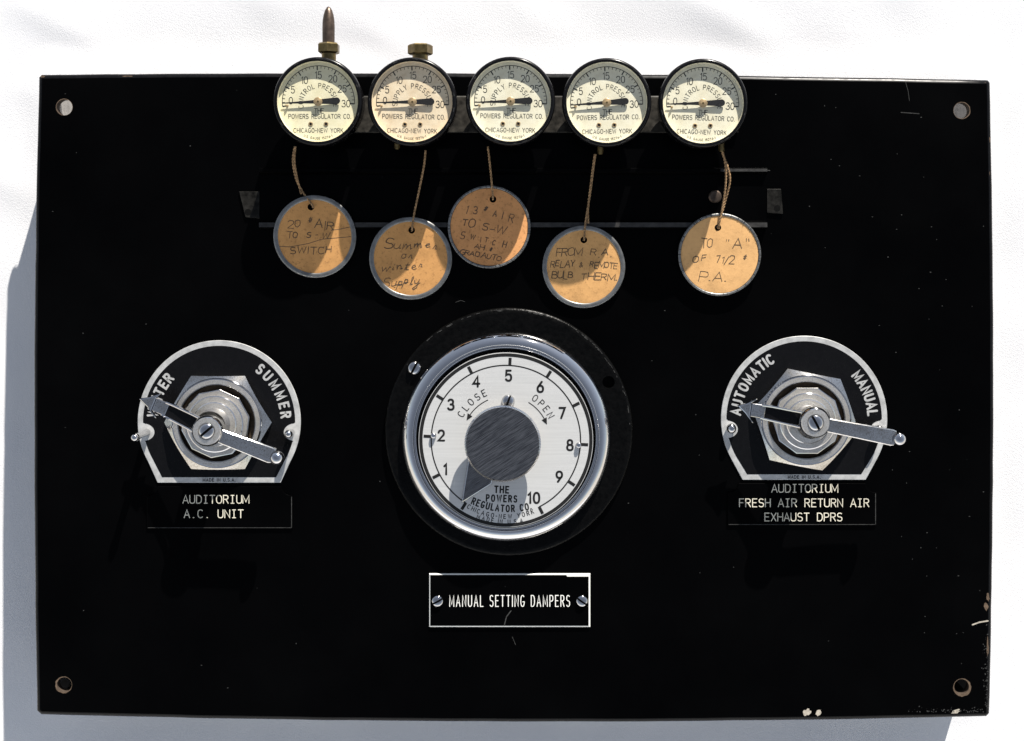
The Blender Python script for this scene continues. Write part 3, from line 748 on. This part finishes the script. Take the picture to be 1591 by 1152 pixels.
# ---------------------------------------------------------------- lever switches on their marked plates
def switch(px, py, rad, left, right, aL, aR, hexrot, knob, ball, tip, barbs, pins, side):
    ctr = Vector((px - 795.5, 576 - py, 0)); loc = BASE + ctr
    by = -94.5; hw = 95.5
    def out(r_, bot, half):
        a_ = math.degrees(math.asin(-62 / rad)); pts = circ(0, 0, r_, 70, a_, 180 - a_, True)
        return pts + [(-half, bot), (half, bot)]
    mb = MB()
    o1 = out(rad, by, hw)
    mb.prism(o1, .3, 2.2, 'silver', .5)
    # black field with lobes round the pins
    ins = out(rad - 8.4, by + 8.5, hw - 7)
    dens = []; fld = []
    for i in range(len(ins)):
        p, q_ = Vector(ins[i]), Vector(ins[(i + 1) % len(ins)]); m2 = max(1, int((q_ - p).length / 2))
        for k_ in range(m2): dens.append(p.lerp(q_, k_ / m2))
    done = set(); bx = math.sqrt((rad - 8.4) ** 2 - 16 ** 2)
    for p in dens:
        if abs(p.y + 16) < 13.5 and abs(p.x) > 60:
            sd = 1 if p.x > 0 else -1
            if sd not in done:
                done.add(sd); arcp = [(sd * bx - sd * 14.5 * math.cos(R(t)) * 1.15, -16 + 13.5 * math.sin(R(t))) for t in range(-84, 85, 12)]
                fld += arcp if sd > 0 else arcp[::-1]
        else: fld.append((p.x, p.y))
    mb.sheet(fld, [], 2.35, 'black')
    arctext(mb, left, 14, 3.4, 'silver', 2.5, rad - 22.5, aL[0], aL[1], xs=.9)
    arctext(mb, right, 14, 3.4, 'silver', 2.5, rad - 22.5, aR[0], aR[1], xs=.9)
    text(mb, 'MADE IN U.S.A.', 4.6, 1.0, 'ink', 2.4, (0, by + 4.4), width=50)
    sp = mb.obj('switch_plate', panel, loc, smooth=30, label='Round marked plate reading %s and %s' % (left, right))
    for (dx, dy, hh, r_) in pins:
        m_ = MB(); m_.lathe([(r_ * .8, 2.4), (r_ * .8, hh - r_), (r_, hh - r_ * .6), (r_ * .9, hh), (r_ * .5, hh + r_ * .55), (0, hh + r_ * .7)], 'chrome', 20, (dx, dy)); m_.obj('stop_pin', sp, smooth=60)
    # body: hexagon nut, collars, turned rings
    b = MB()
    hx = [(83 * math.cos(R(hexrot + 60 * i)), 83 * math.sin(R(hexrot + 60 * i))) for i in range(6)]
    rb = lambda t: 72 / math.cos(R((t - hexrot) % 60 - 30))
    TT = [hexrot + 2.5 * i for i in range(144)]; rows_ = []
    for f_ in (0, 1, 2, 3):
        for t in TT:
            r_ = rb(t); r_ = 69.5 if f_ == 3 else r_ if f_ < 2 else (r_ + 69.5) / 2
            z_ = 2.6 if f_ == 0 else 17 - .60 * (r_ - 69.5); rows_.append((r_ * math.cos(R(t)), r_ * math.sin(R(t)), z_))
    b.add(rows_, [(k_ * 144 + j, k_ * 144 + (j + 1) % 144, (k_ + 1) * 144 + (j + 1) % 144, (k_ + 1) * 144 + j) for k_ in range(3) for j in range(144)], 'worn')
    b.lathe([(69.5, 17), (68.6, 18.6), (67, 19)], 'chrome', 96)
    b.lathe([(67, 19), (60.5, 19)], 'steel', 96)
    b.lathe([(60.5, 19), (59, 18), (58, 15), (57.6, 9)], 'worn', 96)
    b.lathe([(57.6, 9), (40, 9)], 'grime', 64)
    oc = [(53.5 * math.cos(R(hexrot + 11 + 36 * i)), 53.5 * math.sin(R(hexrot + 11 + 36 * i))) for i in range(10)]
    b.prism(oc, 9, 26, 'steel', 1.8, 'chrome')
    b.lathe([(43.5, 26), (43.5, 29), (42, 30.2)], 'chrome', 80)
    b.lathe([(42, 30.2), (34, 30.2)], 'steel', 80)
    b.lathe([(34, 30.2), (34, 33), (32.8, 34.2)], 'chrome', 64)
    b.lathe([(32.8, 34.2), (25, 34.4)], 'steel', 64)
    b.lathe([(25, 34.4), (24, 38), (23, 58)], 'chrome', 64)
    sw = b.obj('lever_switch', panel, loc, smooth=30, label='Chrome lever switch pointing to %s' % left)
    ZH = 88.0
    kp = P(*knob, ZH) - ctr; hubc = (kp.x, kp.y)
    h = MB()
    h.lathe([(20, 47), (20, 60), (22.5, 62), (23.5, 64), (23.5, 79)], 'worn', 56, hubc)
    h.lathe([(23.5, 79), (22.6, 82), (20.4, 84.6)], 'chrome', 56, hubc)
    h.lathe([(20.4, 84.6), (13, 84.9), (12.4, 83.6), (0, 83.6)], 'steel', 56, hubc)
    h.obj('hub', sw, smooth=35)
    s2 = MB(); screw(s2, hubc, 11.4, 83.7, side, 'chrome', 5); s2.obj('hub_screw', sw, smooth=40)
    # handle: flat bar sloping down towards its ball
    l = MB(); zb = 66.0; bp = P(*ball, zb) - ctr; d = (Vector((bp.x, bp.y)) - Vector(hubc)); L = d.length; d.normalize(); nn = Vector((-d.y, d.x))
    hv = Vector(hubc)
    def q4(t, wd, z_): 
        p = hv + d * t; return [(p.x + nn.x * wd, p.y + nn.y * wd, z_), (p.x - nn.x * wd, p.y - nn.y * wd, z_)]
    secs = [(18, 10.5, 80, 70), (30, 10.5, 80, 71), (L * .6, 11.4, 75, 66), (L - 11, 12.2, 71.5, 63), (L - 6, 11, 70, 63)]
    vs = []; fs = []
    for t, wd, zt, zb_ in secs:
        a = q4(t, wd, zt - 1.2) + q4(t, wd, zb_); c1 = q4(t, wd - 1.4, zt)
        vs += [a[2], a[0], c1[0], c1[1], a[1], a[3]]
    for k_ in range(len(secs) - 1):
        for j in range(6): fs.append((k_ * 6 + j, k_ * 6 + (j + 1) % 6, (k_ + 1) * 6 + (j + 1) % 6, (k_ + 1) * 6 + j))
    fs += [tuple(range(5, -1, -1)), tuple(range((len(secs) - 1) * 6, len(secs) * 6))]
    l.add(vs, [f[::-1] for f in fs], 'worn'); l.obj('handle', sw, smooth=20)
    bl = MB(); br_ = 10.5; bl.lathe([(br_ * math.cos(R(t)), zb + 3 + br_ * math.sin(R(t))) for t in range(-90, 91, 10)], 'chrome', 28, (bp.x, bp.y)); bl.obj('ball', sw, smooth=60)
    # arrow on the other side
    a_ = MB(); za = 52.0
    tp = P(*tip, za) - ctr; tp = Vector((tp.x, tp.y)); B1, B2 = (P(*b_, za) - ctr for b_ in barbs); B1 = Vector((B1.x, B1.y)); B2 = Vector((B2.x, B2.y))
    mdl = (B1 + B2) / 2; e = (hv - mdl).normalized(); e2 = Vector((-e.y, e.x)); 
    if (B1 - mdl).dot(e2) < 0: e2 = -e2
    nk = tp.lerp(mdl, .80)
    ax = lambda t, o_: (tp + e * t + e2 * o_)
    head = [tp, tp.lerp(B1, .5) - e2 * -1.6 * -1, B1, B1 + e * 2.2, nk + e2 * 10.5, nk - e2 * 10.5, B2 + e * 2.2, B2, tp.lerp(B2, .5) + e2 * 1.6]
    a_.prism([(p.x, p.y) for p in head], za - 7, za, 'worn', 1.7, 'chrome')
    # neck: a plate with raised edges that splits into two rails running up to the hub
    n1 = nk + e * .5; n2 = nk + e * 22
    pl = [n1 + e2 * 10, n2 + e2 * 10.5, n2 - e2 * 10.5, n1 - e2 * 10]
    a_.prism([(p.x, p.y) for p in pl], za - 6, za - .6, 'worn', 1.2, 'chrome')
    for sg in (1, -1):
        vs = []; fs = []
        for p, o_, z_ in ((n2 - e * 6, 9.6, za + .4), (n2 + e * 8, 10.4, za + 4), (hv - e * 30, 11, za + 16), (hv - e * 16, 11.5, 76)):
            c_ = p + e2 * sg * o_
            vs += [(c_.x + e2.x * 1.7, c_.y + e2.y * 1.7, z_ - 6), (c_.x + e2.x * 1.5, c_.y + e2.y * 1.5, z_ - .8), (c_.x, c_.y, z_), (c_.x - e2.x * 1.5, c_.y - e2.y * 1.5, z_ - .8), (c_.x - e2.x * 1.7, c_.y - e2.y * 1.7, z_ - 6)]
        for k_ in range(3):
            for j in range(5): fs.append((k_ * 5 + j, k_ * 5 + (j + 1) % 5, (k_ + 1) * 5 + (j + 1) % 5, (k_ + 1) * 5 + j))
        a_.add(vs, fs, 'chrome')
    fl = [(n2 - e * 1 + e2 * 9, za - 2), (n2 - e * 1 - e2 * 9, za - 2), (hv - e * 18 - e2 * 9.5, 64), (hv - e * 18 + e2 * 9.5, 64)]
    a_.add([(p.x, p.y, z_) for p, z_ in fl], [(0, 1, 2, 3)], 'black')
    a_.obj('arrow', sw, smooth=20)

switch(341, 655.5, 126.5, 'WINTER', 'SUMMER', (172, 139), (52, 6), 0, (320, 671), (431, 711), (215, 620), ((248, 612), (241, 650)), ((-112, -16, 64, 6.5), (112, -16, 26, 6.5)), 40)
switch(1249, 651, 129, 'AUTOMATIC', 'MANUAL', (174, 120), (39, 5), -11.2, (1268, 658), (1396, 682), (1146, 631), ((1175, 620), (1169, 658)), ((-114, -14, 12, 8), (113, -15, 18, 7)), 118)

# ---------------------------------------------------------------- engraved name plates
def pick(p): return None
def legend(px, py, wd, ht, lines, topw, label):
    mb = MB(); hw = wd / 2; n_ = 8; r_ = 15
    poly = [(-hw, -ht / 2), (hw, -ht / 2), (hw, ht / 2 - r_)] + [(hw - 2 + r_ * .0 - (r_ * (math.sin(R(a)))), ht / 2 - r_ * math.cos(R(a))) for a in (10, 30, 50, 70, 88)] + \
           [(-(hw - 2) + (r_ * (math.sin(R(a)))), ht / 2 - r_ * math.cos(R(a))) for a in (88, 70, 50, 30, 10)] + [(-hw, ht / 2 - r_)]
    mb.prism(poly, .3, 3.0, 'panel', .8)
    for t_, dy, w_, dx, p in lines: text(mb, t_, 12.2, 1.4, 'cream', 3.15, (dx, dy), mono=True, width=w_, xs=1.08, matfn=pick(p))
    mb.ribbon([(hw - 1.4, -ht / 2 + 2), (hw - 1.4, ht / 2 - r_ - 2)], 1.0, 3.05, 'scuff_glint'); mb.ribbon([(-hw + 2, -ht / 2 + 1.4), (hw - 2, -ht / 2 + 1.4)], .8, 3.07, 'scuff_glint')  # grey lines drawn along the right and bottom edges to mark the bevel
    mb.obj('name_plate', panel, BASE + Vector((px - 795.5, 576 - py, 0)), smooth=30, label=label)
legend(342, 788, 226, 66, [('AUDITORIUM', 12.5, 104, -6, .3), ('A.C. UNIT', -10, 94, -9, .4)], 0, 'Small black plate reading AUDITORIUM A.C. UNIT')
legend(1245.5, 783, 231, 66, [('AUDITORIUM', 24.5, 104, 4, .4), ('FRESH AIR RETURN AIR', 2, 204, 3, .6), ('EXHAUST DPRS', -20, 123, 2, .3)], 0, 'Small black plate reading AUDITORIUM FRESH AIR RETURN AIR EXHAUST DPRS')
mb = MB(); hw, hh = 125, 41.5
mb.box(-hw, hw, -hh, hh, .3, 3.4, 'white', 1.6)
mb.sheet([(-hw + 1.7, -hh + 2.3), (hw - 2.5, -hh + 2.3), (hw - 2.5, hh - 4.3), (hw - 36, hh - 4.3), (hw - 37, hh - 1.7), (-hw + 1.7, hh - 1.7)], [], 3.55, 'panel')  # white border left wider at top right, standing in for glare
text(mb, 'MANUAL SETTING DAMPERS', 17, 1.3, 'white', 3.7, (0, -.5), width=186, xs=.52)
mb.ribbon([(2, -16), (-5, -25), (-8, -37)], 1.5, 3.65, 'scuff_glint')
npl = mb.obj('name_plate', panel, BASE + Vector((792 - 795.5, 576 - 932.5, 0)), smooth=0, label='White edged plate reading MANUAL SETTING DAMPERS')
for dx, rot in ((-112, 28), (112, -34)):
    m_ = MB(); screw(m_, (dx, -.5), 9.2, 3.6, rot, 'chrome', 5.5); m_.obj('screw', npl, smooth=40)

# ---------------------------------------------------------------- paper tags on strings
def tag(px, py, z, tilt, roll, hole, wide, lines, strands, label, creases=(), paper='paper'):
    o = P(px, py, z); t = empty('paper_tag', o + BASE, label, 'tag', 'round paper tags hung from the gauges')
    rot = Matrix.Rotation(R(tilt), 4, 'X') @ Matrix.Rotation(R(roll), 4, 'Y'); t.rotation_euler = rot.to_euler()
    inv = rot.inverted()
    k = (D - z) / D
    hv = P(*hole, z) - o
    mb = MB(); rp = 60 * k; hr = 5.2
    lp = circ(hv.x, hv.y, hr, 24)
    mb.sheet(circ(0, 0, rp, 72), [lp], .5, paper); mb.sheet(circ(0, 0, rp, 72), [lp], -.5, paper)
    m_ = len(lp); mb.add([(x, y, .5) for x, y in lp] + [(x, y, -.5) for x, y in lp], [(i, (i + 1) % m_, m_ + (i + 1) % m_, m_ + i) for i in range(m_)], paper)
    for (txt, lx, ly, h_, wd, rt, sl) in lines:
        v = P(lx, ly, z) - o
        text(mb, txt, h_, 1.1, 'pencil', .62, (v.x, v.y), rot=rt, width=wd, slant=sl, jit=.14, xs=1.0, fit=True)
    for cr in creases:
        pts = [((P(a, b, z) - o).x, (P(a, b, z) - o).y) for a, b in cr]; mb.ribbon(pts, .9, .58, 'tan')
    mb.obj('paper_disc', t, smooth=0)
    r = MB(); ri, ro = (57.2 * k, 64.5 * k) if wide else (60.6 * k, 64.5 * k)
    r.lathe([(ri, .8), (ri + .6, 1.5), (ri + (ro - ri) * .5, 1.7), (ro - .9, 1.5), (ro, .3), (ro, -.8), (ro - 1, -1.5), (ri + 1, -1.5), (ri, -.6)], 'zinc', 96)
    if not wide:
        for i in range(70):
            a = random.uniform(0, 360); p = [(rr * math.cos(R(a + random.uniform(-.5, .5))), rr * math.sin(R(a))) for rr in (ri + .4, ro - .5)]
            r.ribbon(p, random.uniform(.4, 1.0), 1.72, 'scuff_glint')
    r.obj('metal_rim', t, smooth=50)
    sg = MB()
    for path in strands:
        lift = []
        for i_, (a, b, c) in enumerate(path):
            if math.hypot(a - px, b - py) < 72: c = max(c, z + (py - b) * math.tan(R(tilt)) + 4)
            if i_ == len(path) - 1 and math.hypot(a - hole[0], b - hole[1]) < 4: c = z + (py - b) * math.tan(R(tilt)) - 1
            lift.append((a, b, c))
        W3 = [inv.to_3x3() @ (P(a, b, c) - o) for a, b, c in lift]
        # smooth the path and twist two yarns round it
        fine = []
        for i in range(len(W3) - 1):
            p0, p1, p2, p3 = W3[max(i - 1, 0)], W3[i], W3[i + 1], W3[min(i + 2, len(W3) - 1)]
            for j in range(22):
                u = j / 22; fine.append(.5 * ((2 * p1) + (p2 - p0) * u + (2 * p0 - 5 * p1 + 4 * p2 - p3) * u * u + (3 * p1 - p0 - 3 * p2 + p3) * u ** 3))
        fine.append(W3[-1]); ln = 0
        for ph in (0, math.pi):
            pts = []; ln = 0
            for i, p in enumerate(fine):
                if i: ln += (p - fine[i - 1]).length
                tg = (fine[min(i + 1, len(fine) - 1)] - fine[max(i - 1, 0)]).normalized()
                a = tg.cross(Vector((0, 0, 1))).normalized(); b = tg.cross(a); th = ln * .62 + ph
                pts.append(p + (a * math.cos(th) + b * math.sin(th)) * .85)
            sg.tube(pts, .95, 'twine', 6)
    sg.obj('string', t, smooth=60)
    return t
zt = 44.0
tag(489, 368, 14, 6, 0, (484, 322), True,
    [('20', 458, 347, 12, 20, 2, .15), ('#', 483, 341, 9, None, 0, .1), ('AIR', 505, 349, 13, 30, -3, .1), ('TO', 455, 365, 10, 16, 0, .1), ('S-W', 494, 366, 8, 34, 0, .3), ('SWITCH', 483, 389, 10, 64, 0, .1)],
    [[(458, 228, zt), (455, 250, 36), (460, 278, 26), (470, 298, 18), (484, 317, 12), (486, 323, 6)], [(459, 228, zt), (457.5, 250, 37), (461, 274, 28), (466, 294, 20), (468, 301, 17)]],
    'round tag with a creased paper face reading 20 # AIR, under the spiked gauge', [[(432, 383), (450, 384), (478, 379), (500, 372), (545, 368)], [(515, 358), (530, 356), (548, 352)]], 'brownpaper')
tag(638, 402, 10.8, 5, 0, (640, 358), True,
    [('Summer', 640, 379, 14, 82, -2, .35), ('or', 634, 396, 13, 18, 0, .3), ('winter', 626, 413, 13, 64, 2, .3), ('Supply', 624, 437, 13, 56, 5, .35), ('-', 613, 447, 8, None, 0, 0)],
    [[(661, 234, zt), (659, 256, 38), (652, 292, 26), (644, 330, 17), (640.5, 353, 13), (640, 359, 6)]],
    'round tag with handwriting Summer or winter Supply, under the gauge with the hexagon plug', (), 'brownpaper')
tag(760, 353, 14.6, 1, 0, (766, 310), False,
    [('1', 726, 327, 12, None, 0, .35), ('3', 739, 326, 11, None, -5, .1), ('#', 755, 325, 8, None, -4, .3), ('A', 770, 332, 10, None, -10, .1), ('I', 781, 335, 9, None, -10, .1), ('R', 794, 340, 11, None, -12, .1), ('TO', 728, 347, 11, 18, -6, .1), ('S-W', 768, 356, 11, 36, -12, .2),
     ('S', 719, 366, 10, None, -10, .1), ('W', 735, 368, 8, None, -10, .1), ('I', 747, 373, 7, None, 0, .1), ('T', 756, 374, 8, None, -8, .1), ('C', 768, 377, 8, None, -8, .1), ('H', 784, 380, 9, None, -8, .15), ('AH', 745, 384, 7, 14, -12, .1), ('#', 763, 388, 6, None, 0, .3), ('GRAD.AUTO.', 748, 397, 7.5, 66, -11, .15)],
    [[(758, 228, zt), (760, 246, 38), (763, 274, 28), (765.5, 303, 19), (766, 311, 12)]],
    'reddish brown thin rimmed tag reading 13 # AIR, lying highest, under the middle gauge', (), 'redpaper')
tag(907, 415, 9.8, 4.5, 0, (907, 373), True,
    [('FROM', 884, 392, 10.5, 38, -1, .15), ('R.A.', 934, 393, 10.5, 32, -1, .1), ('RELAY &', 881, 410, 10, 50, -1, .15), ('REMOTE', 938, 412, 8.5, 42, -3, .1), ('BULB', 874, 428, 9.5, 32, -2, .1), ('THERM.', 931, 430, 10, 55, -1, .15)],
    [[(925, 240, zt), (922, 262, 36), (917, 300, 24), (910, 344, 15), (908, 367, 9), (907, 374, 2)], [(924, 240, zt), (920, 270, 34), (914, 320, 20), (914, 347, 15)]],
    'round tag reading FROM R.A. RELAY & REMOTE BULB THERM., the lowest hanging tag')
tag(1118, 396, 12, 3, 0, (1115, 354), False,
    [('TO', 1098, 377, 12.5, 17, 0, .1), ('"A"', 1145, 379, 13, 34, -2, .1), ('OF', 1087, 402, 9.5, 21, 3, .2), ('7', 1116, 402, 11, None, 0, .1), ('1/2', 1131, 404, 11, 18, 0, .2), ('#', 1158, 401, 9, None, 0, .1), ('P.A.', 1108, 429, 14, 42, -3, .15)],
    [[(1121, 234, zt), (1126, 248, 40), (1131, 262, 36), (1134, 282, 28), (1126, 316, 20), (1119, 340, 14), (1116, 356, 6)], [(1122, 234, zt), (1126, 250, 40), (1128, 270, 35), (1126, 300, 25), (1120, 336, 15), (1115, 355, 6)]],
    'sunlit thin rimmed tag reading TO A OF 7 P.A., on a looped string', (), 'palepaper')

# ---------------------------------------------------------------- lean everything together
for o in list(sc.objects):
    if o.parent is None and o.type in {'MESH', 'EMPTY'}: o.matrix_basis = LEAN @ o.matrix_basis
